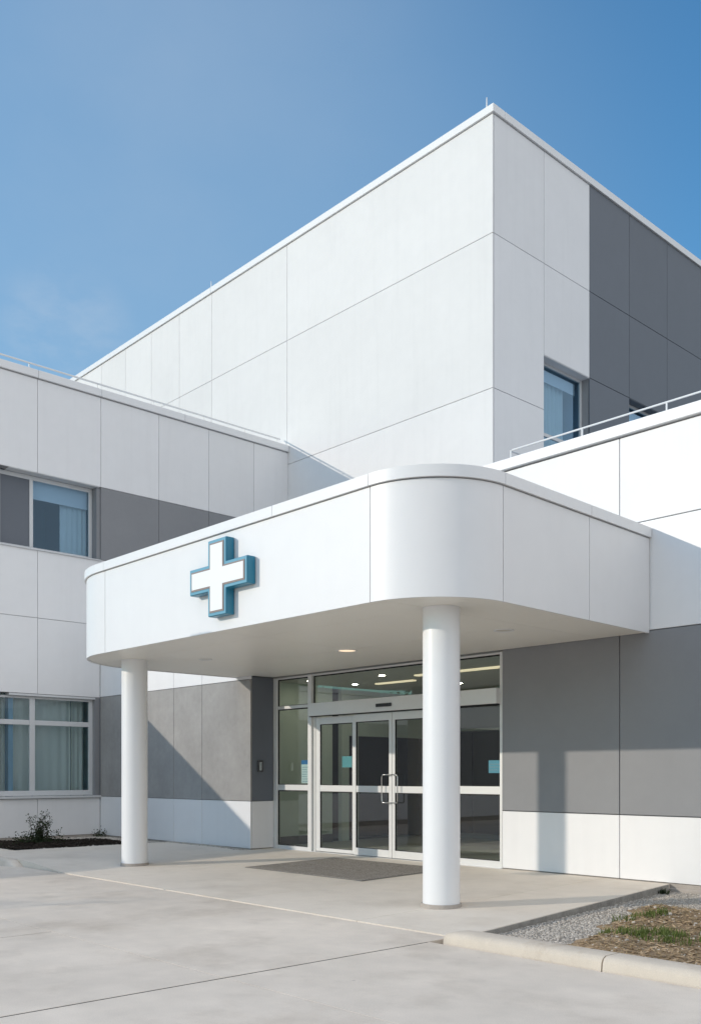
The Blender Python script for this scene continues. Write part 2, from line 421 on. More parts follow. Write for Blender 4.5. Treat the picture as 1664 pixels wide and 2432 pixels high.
MB().box(WX+.01,BX-.01,BY+.01,BY+.22,-.3,.108).box(BX-.3,BX-.006,BY+.23,DY+.1,-.3,.108).box(-8.54,5,DY+.012,DY+.22,-.3,.108).build('foundation', M['found'], en)
MB().box(-8.54,5,DY-.02,DY+.011,-.3,.055).build('footing_ledge', M['found'], en, bevel=.01)
MB().box(WX,BX-.01,BY-.02,BY+.4,4.962,5.08).build('low_coping', M['metal'], en, bevel=.008)
MB().box(WX,BX,BY+.41,DY+4.8,4.8,4.9).build('low_roof', M['back'], en)
c = MB()
for a,b in ((BX,-10),(-10,-4.3),(-4.3,5.05)): c.box(a+.003,b-.003,DY-.05,DY+.4,5.80,5.95)
c.build('coping', M['metal'], en, bevel=.01, seg=2)
MB().box(BX,5,DY+.41,15.72,5.6,5.7).box(-12.4,5,15.72,30,5.6,5.7).build('roof', M['back'], en)
MB().box(4.75,5,DY+.23,30,0,5.8).box(-12.4,4.74,29.8,30,0,5.6).build('rear_wall', M['back'], en)
rl = MB().tube([(-8.7,15.2,6.225),(-8.7,DY+.42,6.225),(-8.66,DY+.38,6.225),(4.8,DY+.38,6.225)], .013, 8).build('roof_railing', M['metal'], en)
for x in (-8.68,-7.46,-6.2,-4.95,-3.7,-2.45,-1.2): MB().tube([(x,DY+.38,5.9),(x,DY+.38,6.225)], .013, 6).build('post', M['metal'], rl)
for y in (12.4,13.7,15.0): MB().tube([(-8.7,y,5.7),(-8.7,y,6.225)], .013, 6).build('post', M['metal'], rl)
# lobby
LB = 15.55; LX = -14.3
FZ = .10
MB().box(LX-.2,-7.9,DY+.12,LB+.2,FZ-.1,FZ-.002).build('lobby_floor', M['lobbyfloor'], en)
MB().box(LX-.2,-7.9,DY+.12,LB+.2,3.22,3.3).build('lobby_ceiling', M['ceil'], en)
lw = MB().box(LX-.12,LX,DY+.04,11.75,FZ,3.22).box(LX-.12,LX-.02,11.75,12.8,FZ,3.22).box(LX-.12,LX-.01,13.05,13.25,FZ,3.22).box(LX-.12,LX-.01,13.25,15.5,2.25,3.22)
lw.build('lobby_wall', M['lobbywall'], en)
MB().box(LX-.9,LX-.8,12.6,15.6,FZ,3.2).box(LX-.8,LX-.12,15.45,15.6,FZ,3.2).build('corridor_wall', M['lobbydark'], en)
MB().box(LX+.001,LX+.02,DY+.24,11.75,FZ,FZ+.16).box(LX-.019,LX+.001,11.76,12.79,FZ,FZ+.16).build('skirting', M['skirting'], en)
MB().box(LX-.12,-7.9,LB,LB+.15,FZ,3.22).box(-8.1,-7.95,DY+.3,LB,FZ,3.22).build('lobby_rear_wall', M['lobbygrey'], en)
pt = MB()
for a,b in ((-13.9,-12.95),(-12.9,-11.95),(-11.9,-10.95),(-10.9,-9.95),(-9.9,-8.95)): pt.box(a,b,LB-.06,LB-.005,FZ+.12,2.35)
pt.build('dark_partition', M['lobbydark'], en)
MB().box(-13.95,-8.3,LB-.09,LB-.065,1.02,1.06).box(-13.95,-8.3,LB-.09,LB-.065,2.37,2.42).box(-10.93,-10.92,LB-.09,LB-.065,FZ,2.37).build('partition_rail', M['steel'], en)
dk = thing('reception_desk', 'dim grey counter standing inside the lobby behind the right glass pane', 'desk', (-9.6,14.6,FZ))
MB().box(-10.6,-8.5,14.5,15.0,FZ,1.05).build('counter_front', M['lobbygrey'], dk, bevel=.01)
MB().box(-10.7,-8.4,14.4,15.1,1.05,1.10).build('worktop', M['ceil'], dk, bevel=.008)
lab = ['long warm ceiling strip glowing inside the lobby nearer the right glass','short warm ceiling strip glowing deeper inside the lobby']
for (x0,x1,y0,y1),l in zip(((-11.6,-9.6,12.3,12.42),(-13.2,-12.2,12.9,13.0)), lab):
    cl = MB().box(x0,x1,y0,y1,3.195,3.218).build('ceiling_light', M['strip'])
    tag(cl, l, 'ceiling light', 'lobby ceiling lights')

M['spot'] = emit('spot_lens', (1,.88,.70), 110)
spots=[(-13.6,11.6,'tiny round spot in the lobby ceiling beside the left sidelight'),(-13.55,12.7,'tiny round spot in the lobby ceiling along its left wall'),(-12.0,11.9,'tiny round spot in the lobby ceiling behind the fixed door leaf'),(-12.0,14.0,'tiny round spot in the lobby ceiling towards the dark doorway'),(-9.6,13.6,'tiny round spot in the lobby ceiling over the counter')]
for x,y,l in spots:
    t=thing('ceiling_spot', l, 'ceiling light', (x,y,3.21), 'round spots in the lobby ceiling')
    MB().cyl(x,y,3.208,3.219,.075,n=24).build('trim_ring',M['ceil'],t); MB().cyl(x,y,3.204,3.2075,.05,n=24).build('lens',M['spot'],t)

# ------------------------------------------------------------------ glass entrance
ge = thing('glass_entrance', 'aluminium framed glass sliding doors with sidelights and transom under the canopy', 'entrance doors', (-11.2,DY+.02,FZ))
Y0,Y1 = DY+.02,DY+.10
f = MB()
f.box(-13.845,-13.75,Y0,Y1,FZ,3.22).box(-12.85,-12.75,Y0-.02,Y1,FZ,3.22).box(-8.60,-8.55,Y0-.01,Y1,FZ,3.22).box(-9.85,-9.75,Y0,Y1,FZ,2.46)
f.box(-13.75,-12.85,Y0,Y1,3.19,3.22).box(-12.75,-8.60,Y0,Y1,3.19,3.22)
f.box(-13.75,-12.85,Y0+.01,Y1,2.645,2.70).box(-13.75,-12.85,Y0+.01,Y1,FZ,.165).box(-9.75,-8.60,Y0+.01,Y1,FZ,.20)
f.build('frame', M['alu'], ge, bevel=.004)
hd = MB().box(-12.75,-8.60,Y0-.09,Y1,2.475,2.70).build('header', M['alu'], ge, bevel=.006)
MB().box(-12.75,-8.6,Y0-.07,Y0-.02,2.46,2.474).build('track', M['gasket'], hd)
MB().box(-11.05,-10.70,Y0-.115,Y0-.091,2.545,2.60).build('motion_sensor', M['black'], hd, bevel=.008)
def gasket(mb, x0,x1,z0,z1,y,s=.016):
    mb.box(x0,x0+s,y,y+.02,z0,z1).box(x1-s,x1,y,y+.02,z0,z1).box(x0+s,x1-s,y,y+.02,z1-s*1.2,z1).box(x0+s,x1-s,y,y+.02,z0,z0+s*.6)
def pane(parent, x0,x1,z0,z1,y):
    o = MB().box(x0,x1,y,y+.008,z0,z1).build('pane', M['glassdoor'], parent)
    g = MB(); gasket(g,x0,x1,z0,z1,y-.014); g.build('gasket', M['gasket'], o if parent.parent is None else parent)
yp = Y0+.05
pane(ge,-13.75,-12.85,1.27,2.645,yp); pane(ge,-13.75,-12.85,.165,1.17,yp); pane(ge,-13.75,-12.85,2.70,3.19,yp)
pane(ge,-12.75,-8.60,2.70,3.19,yp)
pane(ge,-9.75,-8.60,1.28,2.475,yp); pane(ge,-9.75,-8.60,.20,1.165,yp)
MB().box(-13.75,-12.85,Y0+.02,Y1,1.17,1.27).build('mid_rail', M['alu'], ge, bevel=.003)
MB().box(-9.75,-8.60,Y0+.02,Y1,1.165,1.28).build('mid_rail', M['alu'], ge, bevel=.003)
def leaf(name, x0,x1,y,sl,sr,bot,handle):
    f = MB(); y1 = y+.05; zt=2.455
    f.box(x0,x0+sl,y,y1,FZ+.015,zt).box(x1-sr,x1,y,y1,FZ+.015,zt)
    f.box(x0+sl,x1-sr,y,y1,2.33,zt).box(x0+sl,x1-sr,y,y1,FZ+.015,FZ+.015+bot).box(x0+sl,x1-sr,y+.004,y1-.004,1.16,1.268)
    o = f.build(name, M['alu'], ge, bevel=.003)
    p = MB().box(x0+sl,x1-sr,y+.02,y+.028,1.268,2.33).box(x0+sl,x1-sr,y+.02,y+.028,FZ+.015+bot,1.16)
    p.build('pane', M['glassdoor'], o)
    g = MB(); gasket(g,x0+sl,x1-sr,1.268,2.33,y+.006,.012); gasket(g,x0+sl,x1-sr,FZ+.015+bot,1.16,y+.006,.012); g.build('gasket', M['gasket'], o)
    if handle:
        hx = handle
        s = 1 if hx < (x0+x1)/2 else -1
        st = x0+sl/2 if s==1 else x1-sr/2
        pts = []
        x_in, x_out = st, st+s*.14
        zb,zt_ = 1.0,1.45; r=.035
        pts = [(x_in,y-.002,zt_),(x_in,y-.05,zt_),(x_out-s*r,y-.055,zt_),(x_out-s*.01,y-.055,zt_-.01),(x_out,y-.055,zt_-r),(x_out,y-.055,zb+r),(x_out-s*.01,y-.055,zb+.01),(x_out-s*r,y-.055,zb),(x_in,y-.05,zb),(x_in,y-.002,zb)]
        MB().tube(pts,.0095,10).build('handle', M['steel'], o)
    return o
leaf('fixed_leaf',-12.69,-11.645,Y0+.03,.115,.105,.06,None)
leaf('sliding_leaf',-11.625,-10.75,Y0-.035,.03,.07,.12,-10.9)
leaf('sliding_leaf',-10.742,-9.86,Y0-.035,.06,.06,.12,-10.6)
MB().box(-12.748,-12.692,Y0+.02,Y1,FZ,2.46).build('jamb_post', M['alu'], ge)
MB().box(-13.84,-8.55,Y0-.06,Y1,FZ-.02,FZ+.006).build('threshold', M['alu'], ge, bevel=.003)
# notices on the glass
def notice(x0,x1,z0,z1,m,label,rows,head):
    yy = yp+.016
    t = thing('notice', label, 'notice', ((x0+x1)/2,yy,z0), 'printed notices stuck on the entrance glass')
    MB().box(x0,x1,yy-.002,yy,z0,z1).build('sheet', m, t)
    if head: MB().box(x0,x1,yy-.004,yy-.003,z1-.075,z1).build('header_band', M['printblue'], t)
    g = MB(); z = z1-(.12 if head else .05)
    while z > z0+.03:
        g.box(x0+.02, x0+(x1-x0)*random.uniform(.6,.92), yy-.004, yy-.003, z-.012, z); z -= .042
    if rows: g.build('print_lines', M['printgrey'], t)
notice(-13.12,-12.87,1.30,1.71,M['paper'],'white printed sheet with a blue heading on the left sidelight',1,1)
notice(-12.04,-11.78,1.575,1.765,M['cyanpaper'],'small plain turquoise sheet on the fixed door leaf',0,0)
notice(-8.86,-8.625,1.475,1.66,M['bluepaper'],'small blue printed sheet on the far right glass pane',1,0)
cr = thing('card_reader', 'small dark grey card reader box on the grey return wall', 'card reader', (BX,10.6,1.5))
MB().box(BX+.001,BX+.035,10.545,10.665,1.50,1.71).build('housing', M['reader'], cr, bevel=.008, seg=2)
MB().box(BX+.036,BX+.048,10.58,10.632,1.53,1.68).build('keypad', M['steel'], cr, bevel=.004)

# ------------------------------------------------------------------ canopy
ca = thing('entrance_canopy', 'white flat canopy with rounded corners on two round columns', 'canopy', (-10.2,7.7,0))
CL,CR,CF = -14.3,-6.1,6.83
def outline(off=0.0, seg=14):
    """polyline from left wall end round to right wall end; off>0 grows outwards"""
    pts = [(CL-off, BY-.012)]
    cx,cy,r = CL+1.5, CF+1.5, 1.5+off
    for i in range(seg+1):
        a = math.pi + (math.pi/2)*i/seg; pts.append((cx+r*math.cos(a), cy+r*math.sin(a)))
    cx,cy,r = CR-.95, CF+.95, .95+off
    for i in range(seg+1):
        a = 1.5*math.pi + (math.pi/2)*i/seg; pts.append((cx+r*math.cos(a), cy+r*math.sin(a)))
    pts.append((CR+off-.12, DY-.014))
    return pts
def arclen(p):
    d=[0]
    for i in range(1,len(p)): d.append(d[-1]+math.hypot(p[i][0]-p[i-1][0],p[i][1]-p[i-1][1]))
    return d
def cut(p, s0, s1):
    d = arclen(p); out=[]
    def at(s):
        for i in range(1,len(p)):
            if s <= d[i]+1e-9:
                t=(s-d[i-1])/(d[i]-d[i-1]); return (p[i-1][0]+t*(p[i][0]-p[i-1][0]), p[i-1][1]+t*(p[i][1]-p[i-1][1]))
        return p[-1]
    out.append(at(s0))
    for i,x in enumerate(d):
        if s0+1e-6 < x < s1-1e-6: out.append(p[i])
    out.append(at(s1)); return out
def s_of(p, test):
    d=arclen(p); best=min(range(len(p)), key=lambda i:test(p[i])); return d[best]
def band(mb, pin, pout, z0, z1):
    n=len(pin); v=[]
    for a,b in zip(pin,pout): v += [(b[0],b[1],z0),(b[0],b[1],z1),(a[0],a[1],z1),(a[0],a[1],z0)]
    f=[]
    for i in range(n-1):
        for k in range(4):
            f.append((4*i+k, 4*i+(k+1)%4, 4*(i+1)+(k+1)%4, 4*(i+1)+k))
    mb.add(v,[q[::-1] for q in f],False)
    mb.add(v[:4],[(0,1,2,3)]); mb.add(v[-4:],[(3,2,1,0)])
def dense(off):
    p=outline(off, 40); return p
def sections(off, joints, gap, z0, z1, t, name, material, bevel):
    po=dense(off); pi=dense(off-t)
    do=arclen(po)[-1]; di=arclen(pi)[-1]
    mb=MB()
    ss=[0]+joints+[1]
    for a,b in zip(ss[:-1],ss[1:]):
        # parametrise by index-fraction so inner and outer match
        pa=cutidx(po,a,b,gap); pb=cutidx(pi,a,b,gap); band(mb,pb,pa,z0,z1)
    o=mb.build(name,material,ca)
    for pl in o.data.polygons: pl.use_smooth=False
    return o
def param(p):      # control parameter: vertex index based, same count for every offset
    return len(p)-1
def cutidx(p,a,b,gap):
    n=len(p)-1
    def at(u,sgn):
        x=u*n; i=min(int(x),n-1); t=x-i
        q=(p[i][0]+t*(p[i+1][0]-p[i][0]), p[i][1]+t*(p[i+1][1]-p[i][1]))
        dx,dy=p[i+1][0]-p[i][0],p[i+1][1]-p[i][1]; L=math.hypot(dx,dy) or 1
        if 0<u<1: q=(q[0]+sgn*gap/2*dx/L, q[1]+sgn*gap/2*dy/L)
        return q
    out=[at(a,1)]
    for i in range(n+1):
        if a*n+1e-6 < i < b*n-1e-6: out.append(p[i])
    out.append(at(b,-1)); return out
NP=len(dense(0))-1
def u_front(x):    # front straight run lies between vertex 41 and 42
    xa,xb=CL+1.5,CR-.95; return (41+(x-xa)/(xb-xa))/NP
def u_side(y):     # right side lies between vertex NP-1 and NP
    ya,yb=CF+.95,DY-.014; return (NP-1+(y-ya)/(yb-ya))/NP
jf=[u_front(-12.6),u_front(-7.06),u_side(7.80),u_side(9.47)]
jc=[u_front(-12.6),u_front(-8.65)+.0,u_front(-7.06),u_side(7.80),u_side(9.47)]
fa=sections(0, jf, .011, SOF-.012, 4.413, .03, 'fascia', M['fascia'], 0)
co=sections(.03, jc, .008, 4.425, 4.545, .34, 'coping', M['metal'], 0)
for o in (fa,co):
    m=o.modifiers.new('weld','WELD'); m.merge_threshold=.0005
    me=o.data
    me.polygons.foreach_set('use_smooth',[True]*len(me.polygons))
    e=o.modifiers.new('split','EDGE_SPLIT'); e.split_angle=R(35)
core=outline(-.034,40)
MB().prism([(CL+.034,10.36)]+core[1:-1]+[(CR-.16,DY-.02),(-13.8,DY-.02),(-13.8,10.36)][0:1]+[(-13.8,DY-.02),(-13.8,10.36)], SOF+.03, 4.46).build('core', M['back'], ca)
# soffit panels clipped to the outline
def clip(poly, x0,x1,y0,y1):
    def cl(pts, inside, inter):
        out=[]
        for i in range(len(pts)):
            a,b=pts[i-1],pts[i]
            if inside(b):
                if not inside(a): out.append(inter(a,b))
                out.append(b)
            elif inside(a): out.append(inter(a,b))
        return out
    def ix(c): return lambda a,b:(c, a[1]+(b[1]-a[1])*(c-a[0])/(b[0]-a[0]))
    def iy(c): return lambda a,b:(a[0]+(b[0]-a[0])*(c-a[1])/(b[1]-a[1]), c)
    for ins,it in ((lambda p:p[0]>=x0,ix(x0)),(lambda p:p[0]<=x1,ix(x1)),(lambda p:p[1]>=y0,iy(y0)),(lambda p:p[1]<=y1,iy(y1))):
        poly=cl(poly,ins,it)
        if not poly: return []
    return poly
so=outline(-.033,40)
xs=[CL,-12.6,-9.9,-6.95,CR]; ysf=[CF,7.58,9.25,DY]
sf=MB()
sp=[(CL+.033,10.385)]+so[1:-1]+[(CR-.156,DY-.015)]
back=[(-13.83,DY-.015),(-13.83,10.385)]
poly=sp+back
for i in range(len(xs)-1):
    for j in range(len(ysf)-1):
        q=clip(poly, xs[i]+.003,xs[i+1]-.003,ysf[j]+.003,ysf[j+1]-.003)
        q=[p for k,p in enumerate(q) if math.hypot(p[0]-q[k-1][0],p[1]-q[k-1][1])>1e-4]
        if len(q)>2: sf.prism(q, SOF, SOF+.016)
sf.build('soffit', M['soffit'], ca)
MB().prism([(p[0],p[1]) for p in outline(-.3,20)], 4.461,4.47).build('roof_membrane', M['back'], ca)
def slab_z(x,y):
    r=max(0,min(1,(y-6.45)/(DY-6.45)))
    z=.009+.093*r
    k=max(0,min(1,(-12.9-x)/1.8)); k=k*k*(3-2*k)
    return max(z, .009+.094*k)
for x,y in ((-13.23,7.68),(-6.84,7.68)):
    zb=slab_z(x,y)
    cm=MB().cyl(x,y,zb+.035,SOF-.001,.20,n=72).build('column', M['column'], ca)
    MB().cyl(x,y,zb-.02,zb+.04,.222,.216,n=48).build('base_ring', M['found'], cm, bevel=.006)
dl=[((-10.09,9.30),M['lamp'],'lit round downlight glowing warm in the middle of the canopy soffit'),((-7.36,9.42),M['lampoff'],'unlit round downlight in the soffit to the right of the front column'),((-12.37,8.42),M['lampoff'],'small unlit downlight in the soffit beside the rear column')]
for (x,y),m,l in dl:
    r=.13 if m is M['lamp'] else (.105 if x>-10 else .08)
    t=thing('downlight', l, 'downlight', (x,y,SOF), 'round downlights in the canopy soffit')
    rg=MB(); n=32; v=[]
    for rr,z in ((r+.022,SOF-.001),(r+.02,SOF-.010),(r,SOF-.010),(r-.006,SOF-.003)):
        v+=[(x+rr*math.cos(2*math.pi*i/n),y+rr*math.sin(2*math.pi*i/n),z) for i in range(n)]
    rg.add(v,[(k*n+i,(k+1)*n+i,(k+1)*n+(i+1)%n,k*n+(i+1)%n) for k in range(3) for i in range(n)],True)
    rg.build('trim_ring', M['metal'], t)
    MB().cyl(x,y,SOF-.004,SOF-.002,r-.003,n=32).build('lens', m, t)

# ------------------------------------------------------------------ cross sign
cs=thing('cross_sign','blue medical cross sign with a white face on the canopy front','sign',(-9.6,CF,3.85))
def cross(ins):
    x0,x1,x2,x3=-10.19+ins,-9.79+ins,-9.41-ins,-8.99-ins
    z0,z1,z2,z3=3.388+ins,3.698+ins,4.024-ins,4.322-ins
    return [(x1,z0),(x2,z0),(x2,z1),(x3,z1),(x3,z2),(x2,z2),(x2,z3),(x1,z3),(x1,z2),(x0,z2),(x0,z1),(x1,z1)]
MB().prism_y(cross(0),6.705,6.822).build('sign_body',M['teal'],cs,bevel=.008,seg=2)
MB().prism_y(cross(.006),6.698,6.704).build('front_rim',M['tealrim'],cs,bevel=.003)
MB().prism_y(cross(.042),6.692,6.697).build('inner_border',M['taupe'],cs)
MB().prism_y(cross(.062),6.686,6.6915).build('white_face',M['signwhite'],cs,bevel=.002)

# ------------------------------------------------------------------ ground
struct(MB().box(-600,600,-600,600,-.5,-.30).build('ground', M['ground']),'bare earth beyond the paving')
struct(MB().box(-70,70,-60,12,-.299,-.07).build('paving_base', M['base']),'packed base under the concrete')
d=MB(); g=.009
XJ=-5.6
def drv(x0,x1,y0,y1,gx0=g,gx1=g,gy0=g,gy1=g): d.box(x0+gx0,x1-gx1,y0+gy0,y1-gy1,-.065,0)
th=.0035
rows=[(-60,-8),(-8,-4),(-4,0),(0,3.97)]
for a,b in rows:
    last=b==3.97
    for x0,x1 in ((-70,-24),(-24,-16),(-16,-8.33),(-8.33,XJ),(XJ,1),(1,70)):
        drv(x0,x1,a,b,gx0=.012 if x0==XJ else g,gx1=.012 if x1==XJ else g,gy1=th if last else g)
for x0,x1,y1 in ((-70,XJ,6.44),(XJ,70,6.13)): drv(x0,x1,3.97,y1,gx0=.012,gx1=.012,gy0=th,gy1=.004)
dv=struct(d.build('driveway',M['drive'],bevel=.0015),'pale concrete driveway with saw-cut joints')
js=MB()
g=.012
js.box(XJ-g,XJ+g,-60,6.12,-.06,-.003).box(-8.33-g,-8.33+g,-60,3.96,-.06,-.003)
js.box(-70,70,3.97-th,3.97+th,-.059,-.0025)
js.build('joint_sealant',M['seal'],dv)
# entrance slab: strips of a height field with joints
s=MB()
def edge_x(y): return -5.53-.095*(y-6.45)
def strip(x0,x1,fx1=None,n=16,m=24,y0=6.45,y1=10.9):
    v=[];f=[]
    for j in range(m+1):
        y=y0+(y1-y0)*j/m; b=fx1(y) if fx1 else x1
        for i in range(n+1):
            x=x0+(b-x0)*i/n; v.append((x,y,slab_z(x,y)))
    W=n+1; k=len(v)
    for j in range(m):
        for i in range(n): f.append((j*W+i,j*W+i+1,(j+1)*W+i+1,(j+1)*W+i))
    s.add(v,f,False)
    per=[i for i in range(W)]+[j*W+n for j in range(1,m+1)]+[m*W+i for i in range(n-1,-1,-1)]+[j*W for j in range(m-1,0,-1)]
    vs=[v[i] for i in per]; q=len(vs)
    s.add(vs+[(p[0],p[1],-.068) for p in vs],[(q+i,q+(i+1)%q,(i+1)%q,i) for i in range(q)])
strip(-16.5,-12.0); strip(-11.993,-9.005,m=30); strip(-8.998,-6.86); strip(-6.853,0,fx1=edge_x)
struct(s.build('entrance_slab',M['slab'],bevel=.003),'beige concrete slab sloping gently up to the doors')
M['edge'] = mat('shaded_slab_edge', (.31,.295,.27), .9, .15, var=.2, vscale=5, speck=.15, sscale=90)  # shade of the slab's side, put into a darker colour
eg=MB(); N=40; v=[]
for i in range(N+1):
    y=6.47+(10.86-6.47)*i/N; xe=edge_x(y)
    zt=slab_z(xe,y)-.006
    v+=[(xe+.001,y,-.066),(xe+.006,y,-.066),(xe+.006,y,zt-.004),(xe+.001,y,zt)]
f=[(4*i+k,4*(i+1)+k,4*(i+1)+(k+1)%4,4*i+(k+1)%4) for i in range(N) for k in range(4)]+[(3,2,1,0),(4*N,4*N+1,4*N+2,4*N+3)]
eg.add(v,f); eg.build('slab_edge_shade',M['edge'],bpy.data.objects['entrance_slab'])  # thin added strip carrying that shade tone
# right kerb
def kerb(segs, yf, yb, h, zb=-.06):
    mb=MB()
    for x0,x1,n0,n1 in segs:
        prof=[(yf,zb),(yf+.012,h-.05),(yf+.03,h-.016),(yf+.065,h),(yb-.02,h),(yb,h-.02),(yb,zb)]
        N=8; v=[]
        us=[x0+(x1-x0)*i/N for i in range(N+1)]
        if n0: us=[x0,x0+.04,x0+.10,x0+.2,x0+.4]+[x0+.4+(x1-x0-.4)*i/6 for i in range(1,7)]
        for x in us:
            k=1.0
            if n0: k=min(1,math.sqrt(max(0,1-(1-min(1,(x-x0)/n0))**2))) if (x-x0)<n0 else 1
            if n1 and (x1-x)<n1: k=(x1-x)/n1
            for y,z in prof:
                zz=zb+(z-zb)*(.45+.55*k) if n0 else (z if not n1 else zb+(z-zb)*(.3+.7*k))
                yy=yf+(y-yf) if not n0 else yb-(yb-y)*(.35+.65*k)
                v.append((x,yy,zz))
        P=len(prof); f=[]
        for i in range(len(us)-1):
            for k in range(P-1): f.append((i*P+k,(i+1)*P+k,(i+1)*P+k+1,i*P+k+1))
        mb.add(v,f,True)
        mb.add(v[:P],[tuple(range(P))]); mb.add(v[-P:],[tuple(range(P-1,-1,-1))])
    return mb
k1=kerb([(-5.57,-3.905,.3,0),(-3.893,-1.9,0,0),(-1.888,.1,0,0),(.112,2.1,0,0),(2.112,4.1,0,0),(4.112,6.1,0,0)],6.14,6.41,.105)
o=struct(k1.build('kerb',M['kerb'],bevel=.006,seg=2),'cream concrete kerb in front of the gravel and grass bed')
k2=kerb([(-30,-22,0,0),(-21.99,-16,0,0),(-15.99,-14.5,0,.25)],6.28,6.455,.115)
struct(k2.build('kerb',M['drive'],bevel=.006),'grey kerb along the pavement by the ward wing')
struct(MB().box(-30,-16.505,6.46,7.2,-.068,.10).build('pavement',M['slab'],bevel=.004),'concrete pavement strip along the planted bed')

# beds
def field(name,x0,x1,y0,y1,fz,mat_,n,m):
    v=[];f=[]
    for j in range(m+1):
        for i in range(n+1):
            x=x0+(x1-x0)*i/n; y=y0+(y1-y0)*j/m; v.append((x,y,fz(x,y)))
    W=n+1
    for j in range(m):
        for i in range(n): f.append((j*W+i,j*W+i+1,(j+1)*W+i+1,(j+1)*W+i))
    return MB().add(v,f,True).build(name,mat_)
def h2(x,y):
    return (math.sin(x*3.1+1.3*y)+math.sin(y*4.3-1.7*x)+math.sin(x*9.7+y*7.1)*.4+math.sin(x*17-y*13)*.25)
def bedz(x,y): return -.036+.045*max(0,min(1,(y-7)/3.5))
def soil_edge(y):      # x where soil begins
    return -4.72-.30*(y-6.9)+.07*math.sin(y*6)+.04*math.sin(y*17)
def in_soil(x,y):
    return x>soil_edge(y) and y<9.55+.08*math.sin(x*3.3)+.05*math.sin(x*11)-(0.5 if x<-4.9 else 0)*0
def soilz(x,y):
    e=min(1,max(0,(x-soil_edge(y))/.35)); e=min(e,max(0,(9.55+.08*math.sin(x*3.3)-y)/.3))
    return bedz(x,y)+.004+ e*(.065+.012*h2(x,y))-(.03 if e<=0 else 0)
struct(field('gravel_bed',-6.2,5,6.40,10.9,bedz,M['gravelbed'],60,40),'stony base of the bed beside the entrance slab')
struct(field('soil',-5.6,5,6.41,9.8,soilz,M['soil'],240,90),'dry brown soil in the bed by the kerb')
# gravel stones
from itertools import product
ico=[]
ph=(1+5**.5)/2
icv=[Vector(p).normalized() for p in [(-1,ph,0),(1,ph,0),(-1,-ph,0),(1,-ph,0),(0,-1,ph),(0,1,ph),(0,-1,-ph),(0,1,-ph),(ph,0,-1),(ph,0,1),(-ph,0,-1),(-ph,0,1)]]
icf=[(0,11,5),(0,5,1),(0,1,7),(0,7,10),(0,10,11),(1,5,9),(5,11,4),(11,10,2),(10,7,6),(7,1,8),(3,9,4),(3,4,2),(3,2,6),(3,6,8),(3,8,9),(4,9,5),(2,4,11),(6,2,10),(8,6,7),(9,8,1)]
def stone(mb,x,y,z,r):
    a=random.random()*6.28; ca_,sa=math.cos(a),math.sin(a)
    sx,sy,sz=r*random.uniform(.8,1.35),r*random.uniform(.6,1.0),r*random.uniform(.45,.8)
    v=[]
    for p in icv:
        k=random.uniform(.82,1.12); px,py=p.x*sx*k,p.y*sy*k
        v.append((x+ca_*px-sa*py,y+sa*px+ca_*py,z+p.z*sz*k))
    mb.add(v,icf)
gv=MB(); rng=random.Random(3); cnt=0
while cnt<15000:
    x=rng.uniform(-6.1,-2.2); y=rng.uniform(6.42,10.88)
    if x<edge_x(y)+.012: continue
    if in_soil(x,y) and rng.random()>.05: continue
    r=rng.choice((.007,.009,.011,.014)) if y<9.6 else rng.choice((.006,.008,.010))
    stone(gv,x,y,(soilz(x,y) if in_soil(x,y) else bedz(x,y))+r*.25,r); cnt+=1
for i in range(90):
    x=rng.uniform(-5.7,-3); y=rng.uniform(6.6,10.7)
    if x<edge_x(y)+.06: continue
    stone(gv,x,y,max(bedz(x,y),soilz(x,y))+.008,rng.uniform(.016,.03))
tag(gv.build('gravel',M['gravel']),'pale grey gravel between the slab and the brown soil','gravel',kind='stuff')
ch=MB()
def chip(mb,x,y,z,L):
    a=rng.random()*6.28; w=L*rng.uniform(.12,.35); t=rng.uniform(-.3,.3)
    dx,dy=math.cos(a)*L/2,math.sin(a)*L/2; nx,ny=-math.sin(a)*w/2,math.cos(a)*w/2
    dz=math.sin(t)*L/2; h=.003
    v=[(x-dx-nx,y-dy-ny,z-dz),(x+dx-nx,y+dy-ny,z+dz),(x+dx+nx,y+dy+ny,z+dz+.002),(x-dx+nx,y-dy+ny,z-dz+.002)]
    v+=[(p[0],p[1],p[2]+h) for p in v]
    mb.add(v,[(0,3,2,1),(4,5,6,7),(0,1,5,4),(1,2,6,5),(2,3,7,6),(3,0,4,7)])
k=0
while k<5200:
    x=rng.uniform(-5.6,-2.0); y=rng.uniform(6.42,9.7)
    if not in_soil(x-.15,y): continue
    chip(ch,x,y,soilz(x,y)+.006,rng.uniform(.015,.07)); k+=1
tag(ch.build('mulch',M['chip']),'brown bark chips and dry litter over the soil','mulch',kind='stuff')
gr=MB()
def blade(mb,x,y,z,h,lean=.5,w=.004):
    a=rng.random()*6.28; L=h*lean*rng.uniform(.2,1.2); dx,dy=math.cos(a)*L,math.sin(a)*L
    b=rng.random()*6.28; wx,wy=math.cos(b)*w,math.sin(b)*w
    v=[(x-wx,y-wy,z),(x+wx,y+wy,z),(x+dx*.35+wx*.8,y+dy*.35+wy*.8,z+h*.6),(x+dx*.35-wx*.8,y+dy*.35-wy*.8,z+h*.6),(x+dx,y+dy,z+h*rng.uniform(.8,1))]
    mb.add(v,[(0,1,2,3),(3,2,4)])
patches=[(-4.1,7.6,.5,.24,520),(-3.45,7.9,.6,.28,640),(-4.85,8.45,.22,.28,260),(-2.6,8.2,.6,.4,700),(-4.45,7.4,.3,.12,240),(-3.2,7.2,.3,.15,120)]
